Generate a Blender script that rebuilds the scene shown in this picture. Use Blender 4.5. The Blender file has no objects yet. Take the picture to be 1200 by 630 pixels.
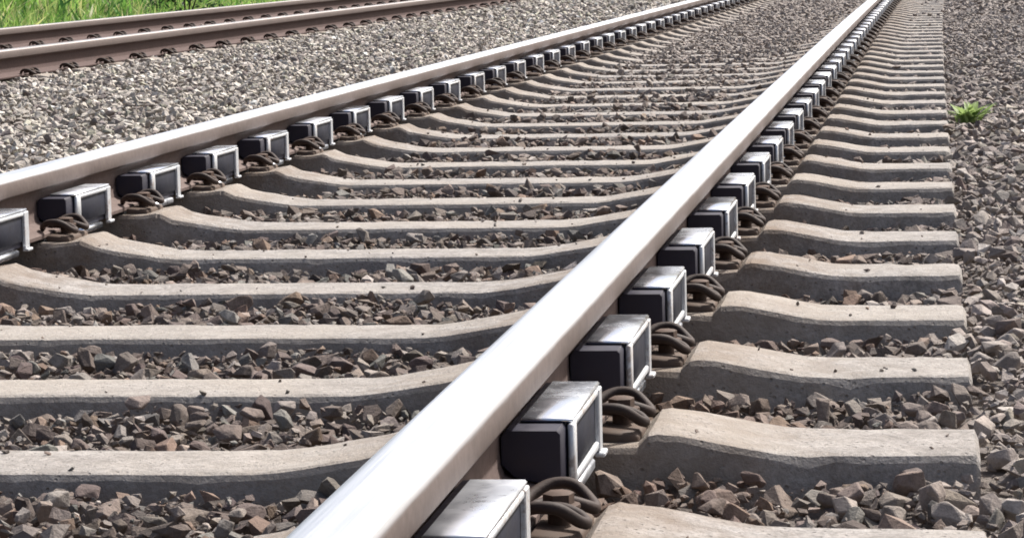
import bpy, bmesh, math, random
import numpy as np
from mathutils import Vector, Matrix

rng = np.random.default_rng(11)
random.seed(11)
scene = bpy.context.scene
COL = scene.collection

# ------------------------------------------------------------------ camera
CAM = np.array([1.23826, 0.0, 0.46645])
F_PX, PITCH, YAW, ROLL = 3421.99, 0.109536, -0.141992, -0.0230866   # focal length for a 1200 px wide frame
fw = np.array([math.sin(YAW) * math.cos(PITCH), math.cos(YAW) * math.cos(PITCH), -math.sin(PITCH)])
r0 = np.array([math.cos(YAW), -math.sin(YAW), 0.0])
u0 = np.cross(r0, fw)
RT = r0 * math.cos(ROLL) + u0 * math.sin(ROLL)
UP = -r0 * math.sin(ROLL) + u0 * math.cos(ROLL)
cam_data = bpy.data.cameras.new('camera')
cam_data.sensor_width = 36.0
cam_data.lens = F_PX / 1200.0 * 36.0
cam_data.clip_start = 0.05
cam_data.clip_end = 2000.0
cam = bpy.data.objects.new('camera', cam_data)
M = Matrix.Identity(4)
for i in range(3):
    M[i][0], M[i][1], M[i][2], M[i][3] = RT[i], UP[i], -fw[i], CAM[i]
cam.matrix_world = M
COL.objects.link(cam)
scene.camera = cam

# ------------------------------------------------------------------ sky, sun, exposure
SUN_EL, SUN_AZ = math.radians(52), math.radians(38)     # azimuth from +Y towards +X
world = bpy.data.worlds.new('World')
scene.world = world
world.use_nodes = True
wn = world.node_tree
wn.nodes.clear()
sky = wn.nodes.new('ShaderNodeTexSky')
sky.sky_type = 'NISHITA'
sky.sun_disc = False
sky.sun_elevation = SUN_EL
sky.sun_rotation = SUN_AZ
sky.air_density = 1.0
sky.dust_density = 6.0
sky.ozone_density = 0.3
bg = wn.nodes.new('ShaderNodeBackground')
bg.inputs['Strength'].default_value = 0.10
wo = wn.nodes.new('ShaderNodeOutputWorld')
wn.links.new(sky.outputs[0], bg.inputs['Color'])
wn.links.new(bg.outputs[0], wo.inputs['Surface'])
sun_data = bpy.data.lights.new('sun', 'SUN')
sun_data.energy = 4.2
sun_data.angle = math.radians(2.0)
sun_data.color = (1.0, 0.965, 0.92)
sun = bpy.data.objects.new('sun', sun_data)
sun_dir = Vector((math.sin(SUN_AZ) * math.cos(SUN_EL), math.cos(SUN_AZ) * math.cos(SUN_EL), math.sin(SUN_EL)))
sun.rotation_euler = sun_dir.to_track_quat('Z', 'Y').to_euler()
sun.location = (6, 10, 12)
COL.objects.link(sun)
vs = scene.view_settings
vs.view_transform = 'Standard'
vs.look = 'None'
vs.gamma = 1.0
vs.use_curve_mapping = False
vs.exposure = 0.72
scene.cycles.filter_width = 1.8

# ------------------------------------------------------------------ layout numbers (z = 0 is the top of the rails)
KAP = 2.862e-4                       # the tracks bend very slightly to the right
GAUGE_C = 0.7535                     # rail centre from track centre
LEFT_C = -4.284                      # centre of the neighbouring track
RAIL_H = 0.145
FDZ = 0.159 - RAIL_H              # fastenings are drawn for a 0.159 rail and lifted by this
Z_SEAT, Z_RIDGE, Z_MID, Z_END = -0.152, -0.135, -0.190, -0.162
SL_Y0, SL_S = 3.5644, 0.64557        # front edge of sleeper 0, spacing
SL_W = 0.20                          # sleeper top depth
LSL_Y0, LSL_S = 14.83, 0.70          # sleepers of the neighbouring track
Y_MIN, Y_MAX = -2.5, 90.0

def cx(y):
    return 0.5 * KAP * np.asarray(y, float) ** 2

def project(P):
    P = np.atleast_2d(np.asarray(P, float)) - CAM
    d = P @ fw
    return 600 + F_PX * (P @ RT) / d, 315 - F_PX * (P @ UP) / d, d

# ------------------------------------------------------------------ material helpers
def new_mat(name):
    m = bpy.data.materials.new(name)
    m.use_nodes = True
    nt = m.node_tree
    b = nt.nodes['Principled BSDF']
    return m, nt, b

def node(nt, typ, **kw):
    n = nt.nodes.new(typ)
    for k, v in kw.items():
        setattr(n, k, v)
    return n

def noise(nt, vec, scale, detail=4, rough=0.55):
    n = node(nt, 'ShaderNodeTexNoise')
    n.inputs['Scale'].default_value = scale
    n.inputs['Detail'].default_value = detail
    n.inputs['Roughness'].default_value = rough
    nt.links.new(vec, n.inputs['Vector'])
    return n.outputs['Fac']

def ramp(nt, fac, stops):
    n = node(nt, 'ShaderNodeValToRGB')
    el = n.color_ramp.elements
    while len(el) < len(stops):
        el.new(0.5)
    for e, (p, c) in zip(el, stops):
        e.position = p
        e.color = (c, c, c, 1) if isinstance(c, (int, float)) else (*c, 1)
    nt.links.new(fac, n.inputs['Fac'])
    return n.outputs['Color']

def mix(nt, fac, a, b, blend='MIX'):
    n = node(nt, 'ShaderNodeMix', data_type='RGBA', blend_type=blend)
    for sock, v in ((n.inputs[0], fac), (n.inputs[6], a), (n.inputs[7], b)):
        if hasattr(v, 'is_output'):
            nt.links.new(v, sock)
        elif isinstance(v, (int, float)):
            sock.default_value = v
        else:
            sock.default_value = (*v, 1)
    return n.outputs[2]

def math_n(nt, op, a, b=None, c=None):
    n = node(nt, 'ShaderNodeMath', operation=op)
    for s, v in zip(n.inputs, (a, b, c)):
        if v is None:
            continue
        if hasattr(v, 'is_output'):
            nt.links.new(v, s)
        else:
            s.default_value = v
    return n.outputs[0]

def bump(nt, b, height, strength, dist):
    n = node(nt, 'ShaderNodeBump')
    n.inputs['Strength'].default_value = strength
    n.inputs['Distance'].default_value = dist
    nt.links.new(height, n.inputs['Height'])
    nt.links.new(n.outputs[0], b.inputs['Normal'])

def coords(nt):
    tc = node(nt, 'ShaderNodeTexCoord')
    return tc.outputs['Object']

def obj_random(nt):
    return node(nt, 'ShaderNodeObjectInfo').outputs['Random']

def world_pos(nt):
    return node(nt, 'ShaderNodeNewGeometry').outputs['Position']

# ------------------------------------------------------------------ materials
def mat_concrete():
    m, nt, b = new_mat('weathered_concrete')
    pos = world_pos(nt)
    oc = coords(nt)
    big = noise(nt, pos, 3.1, 3)
    mid = noise(nt, pos, 17.0, 5, 0.65)
    fine = noise(nt, pos, 150.0, 4, 0.75)
    grain = noise(nt, pos, 52.0, 4, 0.7)
    c = ramp(nt, big, [(0.25, (0.255, 0.238, 0.224)), (0.75, (0.345, 0.326, 0.311))])
    c = mix(nt, 0.55, c, ramp(nt, mid, [(0.3, (0.155, 0.141, 0.130)), (0.62, (0.375, 0.355, 0.339))]))
    c = mix(nt, 0.6, c, ramp(nt, fine, [(0.32, 0.35), (0.60, 1.08)]), 'MULTIPLY')
    c = mix(nt, 0.4, c, ramp(nt, grain, [(0.34, 0.45), (0.58, 1.12)]), 'MULTIPLY')
    vo = node(nt, 'ShaderNodeTexVoronoi')
    vo.inputs['Scale'].default_value = 75.0
    nt.links.new(pos, vo.inputs['Vector'])
    pore = ramp(nt, vo.outputs['Distance'], [(0.10, 1.0), (0.22, 0.0)])
    pore = math_n(nt, 'MULTIPLY', pore, ramp(nt, mid, [(0.42, 0.0), (0.60, 1.0)]))
    c = mix(nt, math_n(nt, 'MULTIPLY', pore, 0.6), c, (0.10, 0.088, 0.08))
    # rust dust from the rails around the seats, darkened to paint shade under dampers
    sx = node(nt, 'ShaderNodeSeparateXYZ')
    nt.links.new(oc, sx.inputs[0])
    ax = math_n(nt, 'ABSOLUTE', sx.outputs[0])
    dist = math_n(nt, 'ABSOLUTE', math_n(nt, 'SUBTRACT', ax, 0.76))
    w = math_n(nt, 'ADD', dist, math_n(nt, 'MULTIPLY', math_n(nt, 'SUBTRACT', mid, 0.5), 0.5))
    mask = ramp(nt, w, [(0.06, 1.0), (0.36, 0.0)])
    c = mix(nt, math_n(nt, 'MULTIPLY', mask, 0.80), c, (0.165, 0.120, 0.085))
    # browner band low on the flanks, its own ragged edge
    rnd = math_n(nt, 'MULTIPLY', math_n(nt, 'SUBTRACT', obj_random(nt), 0.5), 0.6)
    c = mix(nt, math_n(nt, 'ADD', math_n(nt, 'MULTIPLY', ramp(nt, big, [(0.42, 0.0), (0.66, 1.0)]), 0.42), math_n(nt, 'ABSOLUTE', rnd)), c, (0.30, 0.27, 0.235))
    flank_z = math_n(nt, 'ADD', sx.outputs[2], math_n(nt, 'MULTIPLY', math_n(nt, 'SUBTRACT', mid, 0.5), 0.05))
    dm = ramp(nt, math_n(nt, 'MULTIPLY_ADD', flank_z, 12.0, 3.08), [(0.15, 1.0), (0.75, 0.0)])
    c = mix(nt, math_n(nt, 'MULTIPLY', dm, 0.6), c, (0.20, 0.165, 0.145))
    nt.links.new(c, b.inputs['Base Color'])
    b.inputs['Roughness'].default_value = 0.9
    b.inputs['Specular IOR Level'].default_value = 0.25
    h = math_n(nt, 'ADD', math_n(nt, 'MULTIPLY', fine, 0.5), math_n(nt, 'MULTIPLY', mid, 1.0))
    bump(nt, b, math_n(nt, 'SUBTRACT', math_n(nt, 'ADD', h, math_n(nt, 'MULTIPLY', grain, 0.6)), math_n(nt, 'MULTIPLY', pore, 0.8)), 0.8, 0.006)
    return m

def mat_rust(name, a, bcol, rough=0.8):
    m, nt, b = new_mat(name)
    pos = world_pos(nt)
    n1 = noise(nt, pos, 6.0, 4)
    n2 = noise(nt, pos, 70.0, 5, 0.7)
    c = mix(nt, n1, a, bcol)
    c = mix(nt, 0.55, c, ramp(nt, n2, [(0.3, 0.4), (0.65, 1.1)]), 'MULTIPLY')
    nt.links.new(c, b.inputs['Base Color'])
    b.inputs['Roughness'].default_value = rough
    b.inputs['Specular IOR Level'].default_value = 0.35
    bump(nt, b, n2, 0.4, 0.002)
    return m

def mat_head(name, polish, metal_col):
    """rolled steel head: a polished running band, rust on the flanks"""
    m, nt, b = new_mat(name)
    pos = world_pos(nt)
    sx = node(nt, 'ShaderNodeAttribute', attribute_name='lat')
    st = node(nt, 'ShaderNodeMapping')
    st.inputs['Scale'].default_value = (90.0, 1.2, 90.0)
    nt.links.new(pos, st.inputs['Vector'])
    streak = noise(nt, st.outputs[0], 1.0, 4, 0.6)
    n2 = noise(nt, pos, 60.0, 5, 0.7)
    n1 = noise(nt, pos, 5.0, 3)
    lat = math_n(nt, 'ADD', sx.outputs['Fac'], math_n(nt, 'MULTIPLY', math_n(nt, 'SUBTRACT', n1, 0.5), 0.10))
    mask = ramp(nt, lat, [(polish, 1.0), (polish + 0.22, 0.0)])
    rust = mix(nt, n1, (0.100, 0.076, 0.067), (0.155, 0.120, 0.108))
    rust = mix(nt, 0.5, rust, ramp(nt, n2, [(0.3, 0.45), (0.65, 1.1)]), 'MULTIPLY')
    steel = mix(nt, streak, tuple(0.86 * v for v in metal_col), metal_col)
    c = mix(nt, mask, rust, steel)
    nt.links.new(c, b.inputs['Base Color'])
    nt.links.new(mask, b.inputs['Metallic'])
    r = mix(nt, mask, (0.75,) * 3, ramp(nt, streak, [(0.3, 0.33), (0.7, 0.50)]))
    nt.links.new(r, b.inputs['Roughness'])
    bump(nt, b, n2, 0.08, 0.001)
    return m

def mat_simple(name, col, rough, metal=0.0, var=0.35, scale=40.0, spec=0.5, bmp=0.15):
    m, nt, b = new_mat(name)
    pos = world_pos(nt)
    n2 = noise(nt, pos, scale, 5, 0.65)
    c = mix(nt, var, col, ramp(nt, n2, [(0.3, 0.35), (0.65, 1.15)]), 'MULTIPLY')
    nt.links.new(c, b.inputs['Base Color'])
    b.inputs['Metallic'].default_value = metal
    rr = ramp(nt, n2, [(0.3, max(0.05, rough - 0.1)), (0.7, min(1.0, rough + 0.12))])
    nt.links.new(rr, b.inputs['Roughness'])
    b.inputs['Specular IOR Level'].default_value = spec
    bump(nt, b, n2, bmp, 0.002)
    return m

def mat_sheet():
    m, nt, b = new_mat('galvanised_damper_sheet')
    pos = world_pos(nt)
    n1 = noise(nt, pos, 14.0, 5, 0.6)
    n2 = noise(nt, pos, 90.0, 5, 0.7)
    own = math_n(nt, 'MULTIPLY', math_n(nt, 'SUBTRACT', obj_random(nt), 0.5), 0.30)
    dust = ramp(nt, math_n(nt, 'ADD', own, math_n(nt, 'ADD', math_n(nt, 'MULTIPLY', n1, 0.7), math_n(nt, 'MULTIPLY', n2, 0.3))), [(0.36, 0.0), (0.74, 1.0)])
    c = mix(nt, math_n(nt, 'MULTIPLY', dust, 0.4), (0.74, 0.79, 0.87), (0.36, 0.33, 0.30))
    nt.links.new(c, b.inputs['Base Color'])
    nt.links.new(math_n(nt, 'SUBTRACT', 0.98, math_n(nt, 'MULTIPLY', dust, 0.15)), b.inputs['Metallic'])
    nt.links.new(math_n(nt, 'ADD', 0.15, math_n(nt, 'MULTIPLY', dust, 0.25)), b.inputs['Roughness'])
    bump(nt, b, n1, 0.10, 0.004)
    return m

def mat_strap():
    m, nt, b = new_mat('weathered_zinc_strap')
    pos = world_pos(nt)
    n1 = noise(nt, pos, 35.0, 5, 0.65)
    n2 = noise(nt, pos, 150.0, 4, 0.7)
    own = math_n(nt, 'MULTIPLY', math_n(nt, 'SUBTRACT', obj_random(nt), 0.5), 0.14)
    rust = ramp(nt, math_n(nt, 'ADD', own, math_n(nt, 'ADD', math_n(nt, 'MULTIPLY', n1, 0.65), math_n(nt, 'MULTIPLY', n2, 0.35))), [(0.52, 0.0), (0.62, 1.0)])
    c = mix(nt, n2, (0.52, 0.545, 0.57), (0.74, 0.76, 0.78))
    c = mix(nt, math_n(nt, 'MULTIPLY', rust, 0.75), c, (0.24, 0.185, 0.15))
    nt.links.new(c, b.inputs['Base Color'])
    nt.links.new(math_n(nt, 'SUBTRACT', 0.3, math_n(nt, 'MULTIPLY', rust, 0.25)), b.inputs['Metallic'])
    nt.links.new(math_n(nt, 'ADD', 0.38, math_n(nt, 'MULTIPLY', rust, 0.35)), b.inputs['Roughness'])
    bump(nt, b, n1, 0.2, 0.002)
    return m

def mat_stone(name, source):
    m, nt, b = new_mat(name)
    pos = world_pos(nt)
    if source == 'attr':
        base = node(nt, 'ShaderNodeAttribute', attribute_name='col').outputs['Color']
    else:
        base = node(nt, 'ShaderNodeObjectInfo').outputs['Color']
    n1 = noise(nt, pos, 28.0, 4, 0.6)
    n2 = noise(nt, pos, 190.0, 4, 0.7)
    c = mix(nt, 0.6, base, ramp(nt, n1, [(0.3, 0.55), (0.7, 1.25)]), 'MULTIPLY')
    c = mix(nt, 0.5, c, ramp(nt, n2, [(0.3, 0.55), (0.65, 1.2)]), 'MULTIPLY')
    nt.links.new(c, b.inputs['Base Color'])
    b.inputs['Roughness'].default_value = 0.88
    b.inputs['Specular IOR Level'].default_value = 0.3
    bump(nt, b, math_n(nt, 'ADD', n1, math_n(nt, 'MULTIPLY', n2, 0.5)), 0.65, 0.008)
    return m

def mat_leaf(name, source, col=None):
    m, nt, b = new_mat(name)
    if source == 'attr':
        base = node(nt, 'ShaderNodeAttribute', attribute_name='col').outputs['Color']
    else:
        n = noise(nt, world_pos(nt), 60.0, 3)
        base = mix(nt, n, tuple(0.7 * v for v in col), tuple(1.25 * v for v in col))
    nt.links.new(base, b.inputs['Base Color'])
    b.inputs['Roughness'].default_value = 0.55
    b.inputs['Specular IOR Level'].default_value = 0.3
    tr = node(nt, 'ShaderNodeBsdfTranslucent')
    nt.links.new(base, tr.inputs['Color'])
    mx = node(nt, 'ShaderNodeMixShader')
    mx.inputs[0].default_value = 0.45
    nt.links.new(b.outputs[0], mx.inputs[1])
    nt.links.new(tr.outputs[0], mx.inputs[2])
    nt.links.new(mx.outputs[0], nt.nodes['Material Output'].inputs['Surface'])
    return m

def mat_soil(name, a, bcol, scale):
    m, nt, b = new_mat(name)
    pos = world_pos(nt)
    n1 = noise(nt, pos, scale, 6, 0.65)
    n2 = noise(nt, pos, scale * 18, 4, 0.7)
    c = mix(nt, ramp(nt, n1, [(0.35, 0.0), (0.65, 1.0)]), a, bcol)
    c = mix(nt, 0.6, c, ramp(nt, n2, [(0.3, 0.4), (0.65, 1.2)]), 'MULTIPLY')
    nt.links.new(c, b.inputs['Base Color'])
    b.inputs['Roughness'].default_value = 0.95
    bump(nt, b, n2, 0.8, 0.02)
    return m

MT = dict(
    concrete=mat_concrete(),
    web=mat_rust('rusted_rail_steel', (0.105, 0.074, 0.065), (0.165, 0.120, 0.105)),
    oldweb=mat_rust('old_rusted_rail_steel', (0.066, 0.040, 0.036), (0.100, 0.062, 0.055)),
    head=mat_head('worn_rail_head', 0.74, (0.78, 0.81, 0.85)),
    oldhead=mat_head('dull_rail_head', 0.55, (0.42, 0.40, 0.39)),
    clip=mat_rust('dark_rusty_clip_steel', (0.016, 0.011, 0.010), (0.055, 0.032, 0.024), 0.7),
    screw=mat_rust('rusty_screw_steel', (0.050, 0.032, 0.024), (0.11, 0.068, 0.048), 0.75),
    plate=mat_simple('black_guide_plate', (0.085, 0.056, 0.040), 0.8),
    pad=mat_simple('rubber_rail_pad', (0.03, 0.03, 0.032), 0.8),
    block=mat_simple('damper_rubber', (0.016, 0.015, 0.030), 0.5, var=0.25),
    steel=mat_sheet(),
    strap=mat_strap(),
    panel=mat_simple('grey_damper_panel', (0.016, 0.018, 0.030), 0.6, metal=0.0, var=0.35, spec=0.25),
    stone_attr=mat_stone('ballast_gravel', 'attr'),
    stone_obj=mat_stone('ballast_stone', 'obj'),
    bed=mat_soil('ballast_fines', (0.11, 0.088, 0.076), (0.19, 0.165, 0.148), 5.0),
    soil=mat_soil('soil', (0.075, 0.085, 0.03), (0.11, 0.10, 0.05), 0.8),
    grass=mat_leaf('grass_blade', 'attr'),
    weed=mat_leaf('weed_leaf', 'col', (0.27, 0.37, 0.13)),
    bush=mat_leaf('shrub_leaf', 'col', (0.035, 0.075, 0.03)),
    bark=mat_simple('bark', (0.09, 0.065, 0.045), 0.9),
)

# ------------------------------------------------------------------ object helpers
def link(o, parent=None):
    COL.objects.link(o)
    if parent is not None:
        o.parent = parent
    return o

def mesh_from(name, V, F, mat=None, smooth=None):
    me = bpy.data.meshes.new(name)
    me.from_pydata([tuple(v) for v in V], [], [tuple(f) for f in F])
    me.update()
    if mat is not None:
        me.materials.append(mat)
    if smooth is not None:
        me.polygons.foreach_set('use_smooth', [True] * len(me.polygons))
        if smooth > 0:
            me.set_sharp_from_angle(angle=math.radians(smooth))
    return me

def tri_mesh(name, V, F, mat, cols=None):
    """big triangle mesh from arrays: V (n,3), F (m,3), cols (n,3) point colours"""
    me = bpy.data.meshes.new(name)
    n, m = len(V), len(F)
    me.vertices.add(n)
    me.vertices.foreach_set('co', np.ascontiguousarray(V, dtype=np.float32).ravel())
    me.loops.add(3 * m)
    me.loops.foreach_set('vertex_index', np.ascontiguousarray(F, dtype=np.int32).ravel())
    me.polygons.add(m)
    me.polygons.foreach_set('loop_start', np.arange(0, 3 * m, 3, dtype=np.int32))
    me.polygons.foreach_set('loop_total', np.full(m, 3, dtype=np.int32))
    if cols is not None:
        a = me.attributes.new('col', 'FLOAT_COLOR', 'POINT')
        c4 = np.ones((n, 4), dtype=np.float32)
        c4[:, :3] = cols
        a.data.foreach_set('color', c4.ravel())
    me.materials.append(mat)
    me.update(calc_edges=True)
    me.validate()
    me.polygons.foreach_set('use_smooth', np.zeros(len(me.polygons), dtype=bool))
    return me

def box_mesh(name, x0, x1, y0, y1, z0, z1, mat, bev=0.0, seg=1, shear=None):
    bm = bmesh.new()
    bmesh.ops.create_cube(bm, size=1.0)
    for v in bm.verts:
        v.co = Vector(((x0 + x1) / 2 + v.co.x * (x1 - x0), (y0 + y1) / 2 + v.co.y * (y1 - y0), (z0 + z1) / 2 + v.co.z * (z1 - z0)))
    if shear:
        for v in bm.verts:
            v.co = Vector(shear(*v.co))
    if bev > 0:
        bmesh.ops.bevel(bm, geom=list(bm.edges), offset=bev, segments=seg, affect='EDGES', profile=0.6)
    me = bpy.data.meshes.new(name)
    bm.to_mesh(me)
    bm.free()
    me.materials.append(mat)
    if bev > 0:
        me.polygons.foreach_set('use_smooth', [True] * len(me.polygons))
        me.set_sharp_from_angle(angle=math.radians(50))
    return me

def tube_mesh(name, pts, rad, mat, n=8, closed_ends=True):
    pts = [Vector(p) for p in pts]
    V, F = [], []
    prev = None
    for i, p in enumerate(pts):
        t = (pts[min(i + 1, len(pts) - 1)] - pts[max(i - 1, 0)]).normalized()
        if prev is None:
            a = t.orthogonal().normalized()
        else:
            a = (prev - t * prev.dot(t)).normalized()
        prev = a
        b = t.cross(a)
        rr = rad[i] if isinstance(rad, (list, tuple)) else rad
        for k in range(n):
            an = 2 * math.pi * k / n
            V.append(p + a * (rr * math.cos(an)) + b * (rr * math.sin(an)))
    for i in range(len(pts) - 1):
        for k in range(n):
            F.append((i * n + k, i * n + (k + 1) % n, (i + 1) * n + (k + 1) % n, (i + 1) * n + k))
    if closed_ends:
        F.append(tuple(range(n - 1, -1, -1)))
        F.append(tuple(range((len(pts) - 1) * n, len(pts) * n)))
    return mesh_from(name, V, F, mat, 60)

def spline(ctrl, per=6):
    """Catmull-Rom through control points"""
    c = [Vector(p) for p in ctrl]
    c = [c[0] * 2 - c[1]] + c + [c[-1] * 2 - c[-2]]
    out = []
    for i in range(1, len(c) - 2):
        for k in range(per):
            t = k / per
            p0, p1, p2, p3 = c[i - 1], c[i], c[i + 1], c[i + 2]
            out.append(0.5 * ((2 * p1) + (p2 - p0) * t + (2 * p0 - 5 * p1 + 4 * p2 - p3) * t * t + (3 * p1 - p0 - 3 * p2 + p3) * t ** 3))
    out.append(c[-2])
    return out

def thing(name, label, cat, group=None, loc=(0, 0, 0), rz=0.0):
    o = bpy.data.objects.new(name, None)
    o.empty_display_size = 0.1
    o.location = loc
    o.rotation_euler = (0, 0, rz)
    o['label'] = label
    o['category'] = cat
    if group:
        o['group'] = group
    return link(o)

def part(name, me, parent):
    return link(bpy.data.objects.new(name, me), parent)

ONES = ['', 'first', 'second', 'third', 'fourth', 'fifth', 'sixth', 'seventh', 'eighth', 'ninth', 'tenth', 'eleventh', 'twelfth',
        'thirteenth', 'fourteenth', 'fifteenth', 'sixteenth', 'seventeenth', 'eighteenth', 'nineteenth', 'twentieth']
def ordinal(n):
    if n <= 20:
        return ONES[n]
    if n < 30:
        return 'twenty-' + ONES[n - 20]
    return 'thirtieth' if n == 30 else 'thirty-' + ONES[n - 30]

# ------------------------------------------------------------------ terrain
def wob(x, y, s=1.0):
    return (np.sin(2.1 * s * x + 1.3 * np.sin(1.7 * s * y)) + np.sin(2.9 * s * y + 0.9 * np.sin(2.3 * s * x + 1.0)) +
            0.6 * np.sin(5.3 * s * x + 3.7 * s * y)) / 2.6

def ground_z(X, Y):
    X = np.asarray(X, float)
    return -0.60 + np.clip((-6.7 - X) / 7.0, 0, 1) ** 1.1 * 1.6 + 0.05 * wob(X, Y, 0.5)

def lerp(x, xs, zs):
    return np.interp(x, xs, zs)

def bed_z(X, Y):
    """mean top of the ballast"""
    X = np.asarray(X, float) - cx(Y)
    Y = np.asarray(Y, float)
    fill = np.clip((Y - 6.0) / 13.0, 0, 1)
    crib = -0.213 + 0.026 * fill + 0.016 * np.clip(1 - np.abs(np.abs(X) - 0.93) / 0.12, 0, 1) + 0.010 * np.clip((np.abs(X) - 0.8) / 0.2, 0, 1)
    # across the section
    prof = lerp(X, [-7.6, -6.5, -5.9, -5.6, -2.7, -2.1, -1.55, -1.28], [-1.1, -0.62, -0.21, -0.152, -0.146, -0.165, -0.195, -0.220])
    right = lerp(X, [1.27, 1.40, 1.8, 3.0, 3.6, 4.6], [-0.190, -0.176, -0.174, -0.19, -0.30, -0.95])
    z = np.where(X < -1.28, prof, np.where(X > 1.27, right, crib))
    # soft shoulders of the crib
    z = np.where((X >= -1.28) & (X < -0.9), lerp(X, [-1.28, -0.9], [0, 1]) * (crib + 0.220) - 0.220, z)
    z = np.where((X > 1.08) & (X <= 1.27), lerp(X, [1.08, 1.27], [0, 1]) * (-0.190 - crib) + crib, z)
    # hollows round the fastenings of the neighbouring track, ballast kept under its rails
    ph = np.abs((Y - LSL_Y0 + 0.5 * LSL_S) % LSL_S - 0.5 * LSL_S)
    dr = np.minimum(np.abs(X - LEFT_C - GAUGE_C), np.abs(X - LEFT_C + GAUGE_C))
    near_rail = (X < -2.7) & (X > -5.9)
    z = np.where(near_rail & (dr < 0.30), np.minimum(z, -0.155), z)
    z = np.where(near_rail & (dr < 0.26) & (ph < 0.14), -0.200, z)
    return z + (0.011 - 0.005 * fill) * wob(X, Y, 1.6) + 0.007 * wob(Y, X, 4.3)

def sheet(name, xs, ys, zf, mat):
    gx, gy = np.meshgrid(xs, ys)
    V = np.stack([gx, gy, zf(gx, gy)], -1).reshape(-1, 3)
    nx, ny = len(xs), len(ys)
    a = (np.arange(ny - 1)[:, None] * nx + np.arange(nx - 1)[None, :]).ravel()
    F = np.concatenate([np.stack([a, a + 1, a + nx + 1], 1), np.stack([a, a + nx + 1, a + nx], 1)])
    me = tri_mesh(name, V, F, mat)
    me.polygons.foreach_set('use_smooth', np.ones(len(me.polygons), dtype=bool))
    o = link(bpy.data.objects.new(name, me))
    o['kind'] = 'structure'
    return o

xs = np.concatenate([np.linspace(-500, -40, 12), np.linspace(-30, 8, 60), np.linspace(20, 500, 12)])
ys = np.concatenate([np.linspace(-300, -10, 8), np.linspace(0, 120, 100), np.linspace(140, 900, 16)])
ground = sheet('ground', xs, ys, ground_z, MT['soil'])
bed = sheet('ballast_bed', np.linspace(-7.6, 4.6, 140), np.linspace(Y_MIN, Y_MAX, 700), lambda x, y: bed_z(x, y) - 0.035, MT['bed'])

# ------------------------------------------------------------------ rails
def rail_sections():
    """half profiles (x, z) of a flat-bottomed rail, z = 0 on top: head, web, foot"""
    head = [(0.0, 0.0), (0.016, -0.0003), (0.026, -0.0012), (0.0315, -0.0035), (0.0350, -0.0080), (0.0368, -0.014), (0.0375, -0.021),
            (0.0378, -0.039), (0.0362, -0.0425), (0.0310, -0.0450), (0.0135, -0.0515)]
    web = [(0.0135, -0.0515), (0.0095, -0.058), (0.0080, -0.068), (0.0080, -0.105), (0.0092, -0.122), (0.0135, -0.134)]
    foot = [(0.0135, -0.134), (0.022, -0.1385), (0.045, -0.1435), (0.0665, -0.1478), (0.0700, -0.150), (0.0700, -0.157), (0.0685, -0.159), (0.0, -0.159)]
    web = [(x, z + (0.014 if z < -0.1 else 0.0)) for x, z in web]
    foot = [(x, z + 0.014) for x, z in foot]
    return head, web, foot

def extrude_section(name, half, x0, ys, mat, lat=False, smooth=32, gs=1):
    right = half
    left = [(-x, z) for x, z in reversed(half) if x > 1e-9]
    if half[0][0] < 1e-9:        # starts on the axis: open at the bottom
        loop = right + left
    elif half[-1][0] < 1e-9:     # ends on the axis
        loop = right + left
    else:
        loop = right + left
    n = len(loop)
    V, L = [], []
    for y in ys:
        o = x0 + float(cx(y))
        for x, z in loop:
            V.append((o + x, y, z))
            q = 42.0 if x * gs > 0 else 26.0
            L.append(min(1.0, abs(x) / 0.036 * 0.62 + max(0.0, -z - 0.002) * q))
    F = []
    for j in range(len(ys) - 1):
        for k in range(n):
            F.append((j * n + k, (j + 1) * n + k, (j + 1) * n + (k + 1) % n, j * n + (k + 1) % n))
    F.append(tuple(range(n)))
    F.append(tuple(range((len(ys) - 1) * n + n - 1, (len(ys) - 1) * n - 1, -1)))
    me = mesh_from(name, V, F, mat, smooth)
    if lat:
        a = me.attributes.new('lat', 'FLOAT', 'POINT')
        a.data.foreach_set('value', np.array(L, dtype=np.float32))
    bm = bmesh.new(); bm.from_mesh(me); bmesh.ops.recalc_face_normals(bm, faces=bm.faces); bm.to_mesh(me); bm.free()
    return me

def make_rail(x0, label, group, hm, wm):
    ys = np.concatenate([np.linspace(Y_MIN, 6, 18), np.linspace(6.5, Y_MAX, 120)])
    t = thing('rail', label, 'rail', group)
    h, w, f = rail_sections()
    gs = -1 if x0 in (GAUGE_C, LEFT_C + GAUGE_C) else 1      # gauge face, worn bright by the wheel flanges
    part('head', extrude_section('rail_head', h, x0, ys, MT[hm], lat=True, gs=gs), t)
    part('web', extrude_section('rail_web', w, x0, ys, MT[wm]), t)
    part('foot', extrude_section('rail_foot', f, x0, ys, MT[wm]), t)
    return t

GR = 'running rails of the two tracks'
make_rail(GAUGE_C, 'big near rail with white polished head running from bottom to upper right', GR, 'head', 'web')
make_rail(-GAUGE_C, 'second rail of the near track, from left edge to top, polished head', GR, 'head', 'web')
make_rail(LEFT_C + GAUGE_C, 'rust-brown rail of the neighbouring track, the one nearer the camera', GR, 'oldhead', 'oldweb')
make_rail(LEFT_C - GAUGE_C, 'rust-brown farthest rail, just in front of the green grass', GR, 'oldhead', 'oldweb')

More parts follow.
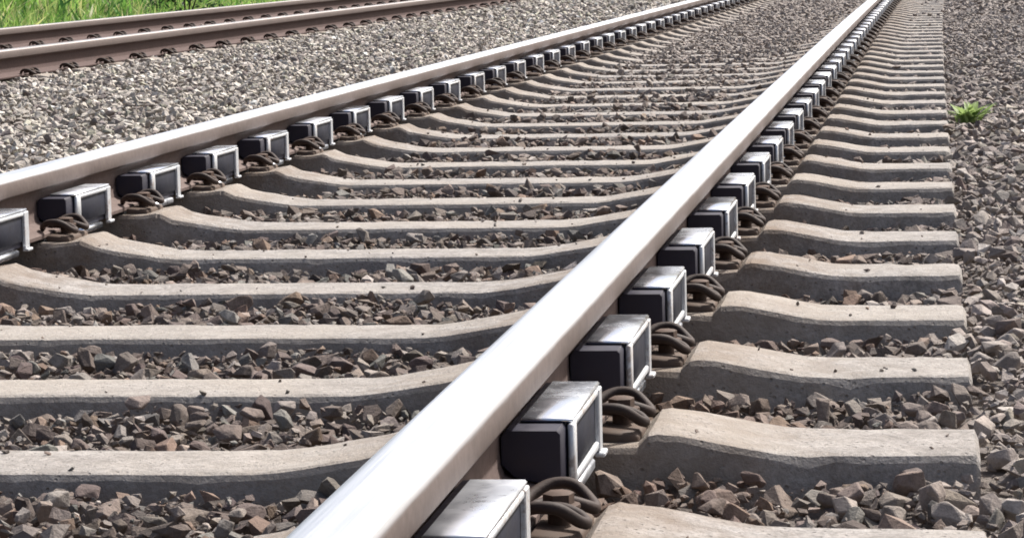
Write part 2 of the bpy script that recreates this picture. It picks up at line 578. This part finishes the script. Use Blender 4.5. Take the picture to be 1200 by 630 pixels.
# ------------------------------------------------------------------ sleepers with their fastenings
def sleeper_body(seed, name):
    r = np.random.default_rng(seed)
    xs = np.unique(np.round(np.concatenate([np.linspace(-1.3, 1.3, 75), [-1.285, 1.285, -1.295, 1.295], [-0.93, -0.905, -0.893, -0.88, -0.6, -0.59, 0.59, 0.6, 0.88, 0.893, 0.905, 0.93]]), 4))
    X = [0.0, 0.40, 0.56, 0.590, 0.600, 0.615, 0.880, 0.892, 0.905, 0.935, 1.06, 1.3]
    Zx = [Z_MID, Z_MID, -0.163, -0.146, -0.146, Z_SEAT, Z_SEAT, Z_RIDGE, Z_RIDGE, Z_RIDGE - 0.002, Z_END, Z_END]
    zt = np.interp(np.abs(xs), X, Zx)
    k = np.array([0.12, 0.76, 0.12])
    zt = np.convolve(np.pad(zt, 1, mode='edge'), k, 'valid')
    hw = np.interp(np.abs(xs), [0, 0.35, 0.6, 1.0, 1.26, 1.29, 1.3], [0.088, 0.090, 0.102, 0.104, 0.098, 0.094, 0.088])
    rough = r.normal(0, 1, (len(xs), 2))
    V, F = [], []
    for i, x in enumerate(xs):
        e = 1.0 if abs(x) < 1.29 else 0.0
        d = 0.010 if abs(x) > 1.297 else 0.0
        z = zt[i] - d
        w = hw[i]
        ch0 = 0.005 + 0.0022 * abs(rough[i, 0]) + (0.008 * r.random() if r.random() < 0.05 else 0)
        ch1 = 0.005 + 0.0022 * abs(rough[i, 1]) + (0.008 * r.random() if r.random() < 0.05 else 0)
        sag = r.normal(0, 0.0007, 6)
        prof = [(-w - 0.042, -0.40), (-w - 0.020, z - 0.110), (-w - 0.003, z - ch0 - 0.003), (-w + ch0 * 0.35, z - ch0 * 0.3), (-w + ch0 * 1.3, z + sag[0]),
                (-w * 0.4, z + sag[1] * e), (w * 0.4, z + sag[2] * e),
                (w - ch1 * 1.3, z + sag[3]), (w - ch1 * 0.35, z - ch1 * 0.3), (w + 0.003, z - ch1 - 0.003), (w + 0.020, z - 0.110), (w + 0.042, -0.40)]
        for (y, zz) in prof:
            V.append((x, y + SL_W / 2, zz))
    n = 12
    for i in range(len(xs) - 1):
        for k2 in range(n):
            F.append((i * n + k2, (i + 1) * n + k2, (i + 1) * n + (k2 + 1) % n, i * n + (k2 + 1) % n))
    F.append(tuple(range(n)))
    F.append(tuple(range(len(xs) * n - 1, (len(xs) - 1) * n - 1, -1)))
    me = mesh_from(name, V, F, MT['concrete'], 19)
    bm = bmesh.new(); bm.from_mesh(me); bmesh.ops.recalc_face_normals(bm, faces=bm.faces); bm.to_mesh(me); bm.free()
    return me

BODIES = [sleeper_body(s, 'sleeper_body') for s in range(6)]

# fastening, local frame: x outwards from the rail centre, y along the rail (0 at the sleeper middle), z world
def clamp_mesh():
    zf, zs = -0.146, -0.160
    half = [(0.052, 0.030, zf + 0.006), (0.060, 0.050, zf + 0.013), (0.080, 0.068, zf + 0.022), (0.104, 0.069, zf + 0.021), (0.124, 0.056, zf + 0.006),
            (0.130, 0.040, zf + 0.001), (0.122, 0.028, zf + 0.006), (0.104, 0.021, zf + 0.012), (0.082, 0.016, zf + 0.012)]
    ctr = [(0.070, 0.0, zf + 0.010)]
    pts = spline(half + ctr + [(x, -y, z) for x, y, z in reversed(half)], 5)
    return tube_mesh('tension_clamp', pts, 0.0068, MT['clip'], 8)

def screw_mesh():
    V, F = [], []
    # washer disc and hexagonal head
    def ring(rad, z, n, off):
        s = len(V)
        for k in range(n):
            a = 2 * math.pi * k / n + off
            V.append((0.096 + rad * math.cos(a), rad * math.sin(a), -0.150 + (z + 0.150) * 0.6))
        return s
    w = [ring(0.012, -0.165, 12, 0), ring(0.012, -0.1270, 12, 0), ring(0.0235, -0.1268, 12, 0), ring(0.0235, -0.1215, 12, 0), ring(0.0150, -0.1200, 12, 0)]
    for a, b in zip(w[:-1], w[1:]):
        for k in range(12):
            F.append((a + k, a + (k + 1) % 12, b + (k + 1) % 12, b + k))
    F.append(tuple(range(w[-1], w[-1] + 12)))
    h = [ring(0.0170, -0.1203, 6, 0.3), ring(0.0170, -0.1020, 6, 0.3), ring(0.0125, -0.0985, 6, 0.3)]
    for a, b in zip(h[:-1], h[1:]):
        for k in range(6):
            F.append((a + k, a + (k + 1) % 6, b + (k + 1) % 6, b + k))
    F.append(tuple(range(h[-1], h[-1] + 6)))
    return mesh_from('screw', V, F, MT['screw'], 40)

def shear_plate(x, y, z):
    return (x, y, z - (max(0.0, x - 0.115) * 0.35 if z > -0.16 else 0.0))
CLAMP, SCREW = clamp_mesh(), screw_mesh()
PLATE = box_mesh('guide_plate', 0.0712, 0.1255, -0.072, 0.072, -0.180, -0.152, MT['plate'], 0.004, shear=shear_plate)
PAD = box_mesh('rail_pad', -0.068, 0.068, -0.075, 0.075, -0.1668, -0.1594, MT['pad'])

def add_fastenings(t, full, sides):
    for s in (-1, 1):
        xr = s * GAUGE_C
        if full:
            p = part('rail_pad', PAD, t); p.location = (xr, SL_W / 2, FDZ)
        for q in (-1, 1):
            if (s, q) not in sides:
                continue
            for nm, me in ((('guide_plate', PLATE), ('tension_clamp', CLAMP), ('screw', SCREW)) if full else (('guide_plate', PLATE), ('tension_clamp', CLAMP))):
                o = part(nm, me, t)
                o.location = (xr, SL_W / 2, FDZ)
                if q < 0:
                    o.rotation_euler = (0, 0, math.pi)

ALL = [(-1, -1), (-1, 1), (1, -1), (1, 1)]
N_NEAR = 46
GS = 'concrete sleepers of the near track'
for i in range(-1, N_NEAR):
    y = SL_Y0 + i * SL_S
    if i == -1:
        lab = 'pale concrete sleeper cut off by the bottom edge, right of the near rail'
    elif i < 29:
        lab = 'pale concrete sleeper of the near track, ' + ordinal(i + 2) + ' counting up from the bottom edge'
    else:
        lab = 'small far-off sleeper of the near track, blending into the grey ballast near the top'
    t = thing('concrete_sleeper', lab, 'sleeper', GS, (float(cx(y)), y, 0.0), -KAP * y + random.uniform(-0.006, 0.006))
    b = part('body', BODIES[i % 6], t)
    if (i // 6) % 2:
        b.scale = (1, 1, 1); b.rotation_euler = (0, 0, math.pi); b.location = (0, SL_W, 0)
    add_fastenings(t, i < 14, ALL)

# neighbouring track
lefts = []
j = -6
while LSL_Y0 + j * LSL_S < 46:
    y = LSL_Y0 + j * LSL_S - SL_W / 2
    px, py, d = project([LEFT_C + 0.85 + float(cx(y)), y + 0.1, -0.15])
    lefts.append((j, y, float(px[0])))
    j += 1
vis = [l for l in lefts if -10 <= l[2] <= 600]
for (j, y, px) in lefts:
    if px < -10 or px > 640:
        continue
    k = sum(1 for l in vis if l[2] <= px)
    if k <= 20:
        lab = 'half-buried sleeper of the neighbouring rusty track, its dark fastening ' + ordinal(k) + ' from the left edge'
    else:
        lab = 'tiny far-off half-buried sleeper of the neighbouring track near the top edge'
    t = thing('concrete_sleeper', lab, 'sleeper', 'half-buried sleepers of the neighbouring track', (LEFT_C + float(cx(y)), y, 0.0), -KAP * y)
    part('body', BODIES[j % 6], t)
    add_fastenings(t, k <= 8, ALL)

# ------------------------------------------------------------------ rail dampers clamped to the webs between the sleepers
# local frame: x outwards from the rail centre, y along the rail from the damper's front end
DL = 0.355
def mirror(me):
    m2 = me.copy()
    m2.transform(Matrix.Diagonal((-1, 1, 1, 1)))
    m2.flip_normals()
    return m2

def block_mesh():
    prof = [(0.0095, -0.076), (0.016, -0.0685), (0.0745, -0.0685), (0.0782, -0.073), (0.0782, -0.139), (0.0760, -0.144), (0.0737, -0.141), (0.0727, -0.1318), (0.045, -0.1275), (0.024, -0.1220), (0.0095, -0.108)]
    n = len(prof)
    V, F = [], []
    for (y, g) in ((0.0, 0.003), (0.003, 0.0), (DL - 0.003, 0.0), (DL, 0.003)):
        for x, z in prof:
            V.append((x + (0.044 - x) * g * 12 if g else x, y, z + (-0.105 - z) * g * 12 if g else z))
    for jn in range(3):
        for k in range(n):
            F.append((jn * n + k, (jn + 1) * n + k, (jn + 1) * n + (k + 1) % n, jn * n + (k + 1) % n))
    F.append(tuple(range(n)))
    F.append(tuple(range(4 * n - 1, 3 * n - 1, -1)))
    me = mesh_from('damper_block', V, F, MT['block'], 40)
    bm = bmesh.new(); bm.from_mesh(me); bmesh.ops.recalc_face_normals(bm, faces=bm.faces); bm.to_mesh(me); bm.free()
    return me

DM = {}
DM['block'] = [block_mesh()]
DM['cover_plate'] = [box_mesh('cover_plate', 0.026, 0.0858, 0.046, 0.326, -0.0680, -0.0625, MT['steel'], 0.0022)]
DM['front_strap'] = [box_mesh('strap', 0.0805, 0.0878, 0.042, 0.070, -0.1425, -0.0684, MT['strap'], 0.002)]
def foot_strap():
    bm = bmesh.new()
    for (x0, x1, y0, y1, z0, z1) in ((0.0805, 0.0878, 0.298, 0.328, -0.1460, -0.0684), (0.0810, 0.0935, 0.298, 0.334, -0.1525, -0.1463)):
        r = bmesh.ops.create_cube(bm, size=1.0)
        for v in r['verts']:
            v.co = Vector(((x0 + x1) / 2 + v.co.x * (x1 - x0), (y0 + y1) / 2 + v.co.y * (y1 - y0), (z0 + z1) / 2 + v.co.z * (z1 - z0)))
    bmesh.ops.bevel(bm, geom=list(bm.edges), offset=0.0015, segments=1, affect='EDGES')
    me = bpy.data.meshes.new('strap'); bm.to_mesh(me); bm.free(); me.materials.append(MT['strap'])
    return me
DM['short_strap'] = [box_mesh('strap', 0.0805, 0.0878, 0.052, 0.084, -0.1180, -0.0684, MT['strap'], 0.002)]
DM['rear_strap'] = [foot_strap()]
DM['frame_bar'] = [box_mesh('frame_bar', 0.0807, 0.0864, 0.0705, 0.2995, -0.1425, -0.1320, MT['strap'], 0.002)]
DM['top_bar'] = [box_mesh('frame_bar', 0.0807, 0.0864, 0.0705, 0.2995, -0.0770, -0.0684, MT['strap'], 0.002)]
DM['side_panel'] = [box_mesh('side_panel', 0.0785, 0.0822, 0.071, 0.299, -0.1315, -0.0775, MT['panel'], 0.001)]
for k in list(DM):
    DM[k].append(mirror(DM[k][0]))
DM['under_clamp'] = box_mesh('under_clamp', -0.078, 0.086, 0.10, 0.26, -0.160, -0.1455, MT['steel'], 0.003)

def make_damper(x0, y, label, group, full, visible):
    t = thing('rail_damper', label, 'rail damper', group, (x0 + float(cx(y)), y + random.uniform(-0.012, 0.010), 0.0), -KAP * y)
    for side in (visible,):
        shown = True
        part('block', DM['block'][side], t)
        c = part('cover_plate', DM['cover_plate'][side], t)
        if full or shown:
            part('strap', DM['front_strap' if x0 > 0 else 'short_strap'][side], t)
            part('strap', DM['rear_strap'][side], t)
            if x0 > 0:
                part('frame_bar', DM['frame_bar'][side], t)
            part('frame_bar', DM['top_bar'][side], t)
            part('side_panel', DM['side_panel'][side], t)
    if full:
        part('under_clamp', DM['under_clamp'], t)
    return t

GD = 'silver and black dampers on the rails of the near track'
D_Y0, D_Y1 = 3.180, 3.092        # phase along the near and along the second rail
for i in range(-1, 44):
    y = D_Y0 + i * SL_S
    if i == -1:
        lab = 'silver and black rail damper cut off by the bottom edge on the near rail'
    elif i < 20:
        lab = 'silver and black rail damper on the near rail, ' + ordinal(i + 2) + ' counting up from the bottom edge'
    else:
        lab = 'far-off rail damper on the near rail, merged in a bright line at the top'
    make_damper(GAUGE_C, y, lab, GD, i < 10, 0)
fi = 0
for i in range(3, 44):
    y = D_Y1 + i * SL_S
    px, py, d = project([-GAUGE_C + 0.1, y + 0.3, -0.1])
    if px[0] < 0:
        continue
    fi += 1
    if fi <= 24:
        lab = 'dark rail damper with bright straps on the second rail, ' + ordinal(fi) + ' from the left edge'
    else:
        lab = 'far-off rail damper on the second rail, a tiny dark notch near the top'
    make_damper(-GAUGE_C, y, lab, GD, fi < 8, 0)

# ------------------------------------------------------------------ ballast stones
def stone_template(seed, n):
    r = random.Random(seed)
    bm = bmesh.new()
    ax = (0.54, r.uniform(0.30, 0.46), r.uniform(0.20, 0.36))
    for _ in range(n):
        while True:
            v = Vector((r.uniform(-1, 1), r.uniform(-1, 1), r.uniform(-1, 1)))
            if 0.55 < v.length and max(abs(v.x), abs(v.y), abs(v.z)) <= 1 and v.length < 1.35:
                break
        v = v / max(1.0, v.length * 0.95)
        bm.verts.new((v.x * ax[0], v.y * ax[1], v.z * ax[2]))
    h = bmesh.ops.convex_hull(bm, input=list(bm.verts))
    bmesh.ops.delete(bm, geom=[v for v in bm.verts if not v.link_faces], context='VERTS')
    bmesh.ops.recalc_face_normals(bm, faces=bm.faces)
    bmesh.ops.triangulate(bm, faces=bm.faces)
    return bm

def bm_arrays(bm):
    bm.verts.index_update()
    V = np.array([v.co[:] for v in bm.verts])
    F = np.array([[v.index for v in f.verts] for f in bm.faces])
    return V, F

def rot_batch(n, tilt):
    yaw = rng.uniform(0, 2 * np.pi, n)
    a = rng.normal(0, tilt, n); b = rng.normal(0, tilt, n)
    cz, sz = np.cos(yaw), np.sin(yaw)
    ca, sa, cb, sb = np.cos(a), np.sin(a), np.cos(b), np.sin(b)
    Z = np.zeros(n); O = np.ones(n)
    Rz = np.array([[cz, -sz, Z], [sz, cz, Z], [Z, Z, O]]).transpose(2, 0, 1)
    Rx = np.array([[O, Z, Z], [Z, ca, -sa], [Z, sa, ca]]).transpose(2, 0, 1)
    Ry = np.array([[cb, Z, sb], [Z, O, Z], [-sb, Z, cb]]).transpose(2, 0, 1)
    return Rz @ Ry @ Rx, yaw, a, b

def scatter():
    """positions, sizes of stones inside the widened view"""
    out = []
    for (ya, yb, g, smin, smax) in ((1.3, 7.0, 0.029, 0.020, 0.056), (7.0, 14.0, 0.036, 0.026, 0.056), (14.0, 24.0, 0.043, 0.028, 0.054), (24.0, 60.0, 0.066, 0.042, 0.076)):
        gx = np.arange(-7.2, 4.4, g)
        gy = np.arange(ya, yb, g)
        X, Y = np.meshgrid(gx, gy)
        X = X.ravel() + rng.uniform(-0.55, 0.55, X.size) * g
        Y = Y.ravel() + rng.uniform(-0.55, 0.55, Y.size) * g
        px, py, d = project(np.stack([X, Y, np.full_like(X, -0.2)], 1))
        mx = 380.0 / np.maximum(Y, 1) + 60
        keep = (d > 0.5) & (px > -mx * 3.0) & (px < 1200 + mx * 2.2) & (py > -25) & (py < 630 + 700 / np.maximum(Y, 1))
        X, Y = X[keep], Y[keep]
        u = rng.random(X.size)
        s = smin + (smax - smin) * u ** 1.7
        out.append(np.stack([X, Y, s], 1))
    P = np.concatenate(out)
    X, Y, s = P.T
    lx = X - cx(Y)
    # not inside the sleepers
    ph = (Y - SL_Y0 - SL_W / 2 + 0.5 * SL_S) % SL_S - 0.5 * SL_S
    near = np.abs(lx) < 1.31 + 0.2 * s
    over = rng.random(len(X)) < np.clip((Y - 13.0) / 11.0, 0, 1) * 0.10
    keep = ~(near & (np.abs(ph) < 0.110 + 0.20 * s) & ~(over & (np.abs(np.abs(lx) - GAUGE_C) > 0.2)))
    ph2 = np.abs((Y - LSL_Y0 + 0.5 * LSL_S) % LSL_S - 0.5 * LSL_S)
    ll = lx - LEFT_C
    dr = np.abs(np.abs(ll) - GAUGE_C)
    keep &= ~((np.abs(ll) < 1.35) & (dr < 0.28) & (ph2 < 0.15))
    keep &= ~((np.abs(ll) < 1.4) & (dr < 0.10))
    # thin out what the far rail of the neighbouring track hides
    keep &= ~((lx < LEFT_C - 0.95) & (rng.random(len(X)) < 0.5))
    X, Y, s, lx = X[keep], Y[keep], s[keep], lx[keep]
    z = bed_z(X, Y) + rng.uniform(-0.42, 0.22, len(X)) * s
    big = rng.random(len(X)) < 0.12
    z = np.where(big, z + 0.16 * s, z)
    z = np.where(over[keep] & (np.abs(lx) < 1.31), -0.182 + rng.uniform(-0.2, 0.2, len(X)) * s + 0.012 * (np.abs(lx) > 0.9), z)
    top = np.where(over[keep], -0.14, np.where(np.abs(lx) < 1.25, -0.180, 0.0)) - 0.30 * s
    z = np.minimum(z, np.where(np.abs(lx) < 1.25, top + 0.012, 9))
    return X, Y, z, s, lx

SX, SY, SZ, SS, SLX = scatter()
def grit():
    X, Y, Z, S = [], [], [], []
    prof_x = [0.0, 0.40, 0.56, 0.93, 1.06, 1.3]
    prof_z = [Z_MID, Z_MID, -0.163, Z_RIDGE, Z_END, Z_END]
    for i in range(-1, 26):
        y0 = SL_Y0 + i * SL_S
        for _ in range(26):
            x = rng.uniform(-1.27, 1.27)
            if 0.56 < abs(x) < 0.93:
                continue
            e = rng.random() ** 0.6
            y = y0 + SL_W / 2 + rng.choice([-1, 1]) * e * 0.085
            sz = 0.006 + 0.012 * rng.random() ** 2.5
            X.append(x + float(cx(y0))); Y.append(y); S.append(sz)
            Z.append(float(np.interp(abs(x), prof_x, prof_z)) + 0.22 * sz)
    return [np.array(v) for v in (X, Y, Z, S)]
gx_, gy_, gz_, gs_ = grit()
def fines():
    n = 60000
    Y = 2.0 + 6.5 * rng.random(n)
    X = rng.uniform(-2.2, 2.4, n)
    px, py, d = project(np.stack([X, Y, np.full(n, -0.2)], 1))
    lx = X - cx(Y)
    ph = (Y - SL_Y0 - SL_W / 2 + 0.5 * SL_S) % SL_S - 0.5 * SL_S
    k = (px > -150) & (px < 1350) & (py < 760) & ~((np.abs(lx) < 1.31) & (np.abs(ph) < 0.118))
    X, Y = X[k], Y[k]
    S = 0.006 + 0.014 * rng.random(len(X)) ** 1.6
    return X, Y, bed_z(X, Y) - 0.002 + rng.uniform(-0.012, 0.008, len(X)), S
f_ = fines()
gx_, gy_, gz_, gs_ = (np.concatenate([a, b]) for a, b in zip((gx_, gy_, gz_, gs_), f_))
SX, SY, SZ, SS = (np.concatenate([a, b]) for a, b in ((SX, gx_), (SY, gy_), (SZ, gz_), (SS, gs_)))
SLX = SX - cx(SY)
NST = len(SX)
# colour of each stone: clean grey ballast between the tracks, rust-dusted stone in the near cribs
def pal(n, cols, wts):
    c = np.array(cols)[rng.choice(len(cols), n, p=np.array(wts) / sum(wts))]
    v = np.exp(rng.normal(0, 0.22, n))[:, None]
    return np.clip(1.2 * c * v + rng.normal(0, 0.003, (n, 3)), 0.02, 0.75)
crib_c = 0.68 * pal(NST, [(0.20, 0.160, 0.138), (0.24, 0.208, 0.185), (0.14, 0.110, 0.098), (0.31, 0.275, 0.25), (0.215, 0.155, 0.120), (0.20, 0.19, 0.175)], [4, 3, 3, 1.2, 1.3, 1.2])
mid_c = 0.90 * pal(NST, [(0.40, 0.365, 0.32), (0.30, 0.27, 0.245), (0.50, 0.465, 0.42), (0.20, 0.172, 0.16), (0.36, 0.345, 0.28)], [4, 3, 2, 1.3, 1])
sh_c = 0.80 * pal(NST, [(0.31, 0.272, 0.245), (0.24, 0.205, 0.185), (0.37, 0.335, 0.308), (0.18, 0.148, 0.134), (0.29, 0.262, 0.222)], [4, 3, 2, 1.5, 1])
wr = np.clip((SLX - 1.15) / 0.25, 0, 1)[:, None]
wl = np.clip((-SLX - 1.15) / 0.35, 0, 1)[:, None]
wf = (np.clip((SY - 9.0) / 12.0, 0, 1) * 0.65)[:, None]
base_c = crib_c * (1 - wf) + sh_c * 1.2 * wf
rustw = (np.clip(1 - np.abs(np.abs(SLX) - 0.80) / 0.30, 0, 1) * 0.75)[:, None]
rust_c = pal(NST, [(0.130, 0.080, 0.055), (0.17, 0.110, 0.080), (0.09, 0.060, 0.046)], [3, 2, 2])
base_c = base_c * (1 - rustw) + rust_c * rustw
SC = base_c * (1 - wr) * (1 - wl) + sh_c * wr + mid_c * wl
even = np.clip((SY - 10.0) / 8.0, 0, 1)[:, None] * 0.5 * (SLX > -1.3)[:, None]
SC = SC * (1 - even) + np.array([0.285, 0.252, 0.230]) * even
ROT, RYAW, RA, RB = rot_batch(NST, 0.45)

# the 300 stones that show largest are objects of their own
px, py, d = project(np.stack([SX, SY, SZ], 1))
hid = (SLX > 0.42) & (SLX < 0.95)
score = SS / d * (1 + 2.0 * np.clip((SZ - bed_z(SX, SY)) / SS + 0.3, 0, 0.6))
score[(px < 4) | (px > 1196) | (py < 4) | (py > 622) | hid | (SZ - bed_z(SX, SY) < -0.2 * SS)] = 0
picked = np.argsort(-score)[:300]
is_pick = np.zeros(NST, bool)
is_pick[picked] = True

TEMPL = [stone_template(100 + k, random.Random(k).choice([11, 13, 15])) for k in range(20)]
ARR = [bm_arrays(b) for b in TEMPL]
tid = rng.integers(0, len(ARR), NST)
Vs, Fs, Cs = [], [], []
base = 0
for k, (V, F) in enumerate(ARR):
    idx = np.where((tid == k) & ~is_pick)[0]
    if len(idx) == 0:
        continue
    P = np.einsum('nij,vj->nvi', ROT[idx], V) * SS[idx][:, None, None] + np.stack([SX, SY, SZ], 1)[idx][:, None, :]
    nv = len(V)
    Vs.append(P.reshape(-1, 3))
    Fs.append((F[None, :, :] + (np.arange(len(idx)) * nv)[:, None, None]).reshape(-1, 3) + base)
    Cs.append(np.repeat(SC[idx], nv, axis=0))
    base += len(idx) * nv
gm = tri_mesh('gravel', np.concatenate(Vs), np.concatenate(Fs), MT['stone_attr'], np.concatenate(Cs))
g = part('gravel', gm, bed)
g['kind'] = 'stuff'
# picked stones: a little finer, with worn edges
FINE = []
for k in range(24):
    b = stone_template(500 + k, 16)
    bmesh.ops.dissolve_limit(b, angle_limit=math.radians(12), verts=b.verts, edges=b.edges)
    bmesh.ops.bevel(b, geom=list(b.edges), offset=0.022, segments=1, affect='EDGES', clamp_overlap=True)
    me = bpy.data.meshes.new('ballast_stone')
    b.to_mesh(me)
    me.materials.append(MT['stone_obj'])
    FINE.append(me)
    b.free()
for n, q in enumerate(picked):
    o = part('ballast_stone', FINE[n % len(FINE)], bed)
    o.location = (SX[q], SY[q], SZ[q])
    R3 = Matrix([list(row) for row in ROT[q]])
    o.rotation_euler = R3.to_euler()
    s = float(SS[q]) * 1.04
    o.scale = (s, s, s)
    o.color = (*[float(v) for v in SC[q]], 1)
for b in TEMPL:
    b.free()

# ------------------------------------------------------------------ grass beyond the neighbouring track
def grass_mesh(name, X, Y, H, W, cols, lean=0.45):
    n = len(X)
    yaw = rng.uniform(0, 2 * np.pi, n)
    dx, dy = np.cos(yaw), np.sin(yaw)
    le = rng.uniform(0.05, lean, n) * H
    la = rng.uniform(0, 2 * np.pi, n)
    lx, ly = np.cos(la) * le, np.sin(la) * le
    z0 = ground_z(X, Y) - 0.02
    V = np.zeros((n, 5, 3))
    for k, (t, w) in enumerate(((0, 1), (0, -1), (0.55, 0.8), (0.55, -0.8), (1.0, 0))):
        V[:, k, 0] = X + dx * W * w * 0.5 + lx * t * t
        V[:, k, 1] = Y + dy * W * w * 0.5 + ly * t * t
        V[:, k, 2] = z0 + H * (t - 0.18 * t * t * (le / H))
    F = np.array([[0, 1, 3], [0, 3, 2], [2, 3, 4]])
    F = (F[None] + (np.arange(n) * 5)[:, None, None]).reshape(-1, 3)
    return tri_mesh(name, V.reshape(-1, 3), F, MT['grass'], np.repeat(cols, 5, axis=0))

def grass_cols(n, X, Y):
    a = np.array([(0.14, 0.29, 0.06), (0.27, 0.43, 0.10), (0.40, 0.50, 0.17), (0.040, 0.11, 0.03), (0.42, 0.40, 0.22)])
    c = a[rng.choice(5, n, p=[0.34, 0.3, 0.18, 0.12, 0.06])]
    patch = wob(X, Y, 0.7)[:, None]
    c = c * (1 + 0.25 * patch)
    return np.clip(c * np.exp(rng.normal(0, 0.15, n))[:, None], 0.01, 0.5)

n = 90000
GY = rng.uniform(17, 62, n)
GX = -6.55 - rng.random(n) ** 1.6 * 9.5
px, py, d = project(np.stack([GX, GY, ground_z(GX, GY) + 0.35], 1))
k = (px > -160) & (px < 620) & (py > -90)
GX, GY = GX[k], GY[k]
GH = rng.uniform(0.18, 0.55, len(GX)) * (1 + 0.35 * wob(GX, GY, 0.9))
broad = rng.random(len(GX)) < 0.62
GW = np.where(broad, rng.uniform(0.035, 0.08, len(GX)), rng.uniform(0.010, 0.026, len(GX)))
GH = np.where(broad, GH * 0.8, GH)
gr = link(bpy.data.objects.new('grass', grass_mesh('grass', GX, GY, GH, GW, grass_cols(len(GX), GX, GY), 0.9)))
gr['kind'] = 'stuff'
gr['label'] = 'bright green grass beyond the neighbouring track at upper left'
gr['category'] = 'grass'

# dark shrub standing in the grass
def leaf_mesh(name, centres, size, mat, r):
    V, F = [], []
    for c in centres:
        a = Vector((r.gauss(0, 1), r.gauss(0, 1), r.gauss(0, 0.7))).normalized()
        b = a.orthogonal().normalized()
        b.rotate(Matrix.Rotation(r.uniform(0, 6.28), 3, a))
        s = size * r.uniform(0.6, 1.3)
        base = len(V)
        V += [c - a * s, c + b * s * 0.42, c + a * s, c - b * s * 0.42]
        F.append((base, base + 1, base + 2, base + 3))
    return mesh_from(name, V, F, mat)

def shrub(x, y, rad, hgt, label):
    r = random.Random(int(x * 100) + int(y * 10))
    z = float(ground_z(x, y))
    t = thing('shrub', label, 'shrub', None, (x, y, z))
    cl = []
    for _ in range(16):
        a = r.uniform(0, 6.28); q = r.uniform(0.1, 1.0) * rad
        cl.append((Vector((math.cos(a) * q, math.sin(a) * q, r.uniform(0.18, 1.0) * hgt)), r.uniform(0.12, 0.26)))
    cs = []
    for c, cr in cl:
        for _ in range(90):
            cs.append(c + Vector((r.gauss(0, 1), r.gauss(0, 1), r.gauss(0, 0.8))) * cr * 0.5)
    part('foliage', leaf_mesh('foliage', cs, 0.035, MT['bush'], r), t)
    for c, cr in cl[:7]:
        part('stem', tube_mesh('stem', [(0, 0, -0.05), (c.x * 0.4, c.y * 0.4, c.z * 0.5), tuple(c)], [0.016, 0.011, 0.006], MT['bark'], 6), t)
shrub(-7.35, 33.5, 0.34, 0.85, 'dark green shrub in the bright grass at the top edge, upper left')

# ------------------------------------------------------------------ weed at the sleeper ends on the right
def weed(x, y, label, n, size, seed):
    r = random.Random(seed)
    z = float(bed_z(x, y)) + 0.012
    t = thing('weed', label, 'weed', None, (x, y, z))
    for k in range(n):
        a = r.uniform(0, 6.28)
        L = size * r.uniform(0.55, 1.15)
        up = r.uniform(0.6, 1.5)
        w = L * r.uniform(0.08, 0.13)
        off = (r.gauss(0, 0.018), r.gauss(0, 0.018))
        dirv = Vector((math.cos(a), math.sin(a), 0))
        side = Vector((-math.sin(a), math.cos(a), 0))
        V, F = [], []
        for i in range(6):
            q = i / 5
            c = dirv * (L * q * math.cos(up * (1 - 0.6 * q))) + Vector((0, 0, L * (math.sin(up) * q - 0.22 * q * q)))
            ww = w * math.sin(math.pi * (0.12 + 0.86 * q)) if i < 5 else 0.0
            c = c + Vector((off[0], off[1], 0))
            V += [c + side * ww + Vector((0, 0, ww * 0.35)), c, c - side * ww + Vector((0, 0, ww * 0.35))]
        for i in range(5):
            F += [(i * 3, i * 3 + 1, i * 3 + 4, i * 3 + 3), (i * 3 + 1, i * 3 + 2, i * 3 + 5, i * 3 + 4)]
        part('leaf', mesh_from('leaf', V, F, MT['weed'], 0), t)
weed(1.385, 10.35, 'small green weed growing at the sleeper ends right of the near rail', 56, 0.088, 5)
print('stones', NST, 'objects', len(bpy.data.objects))
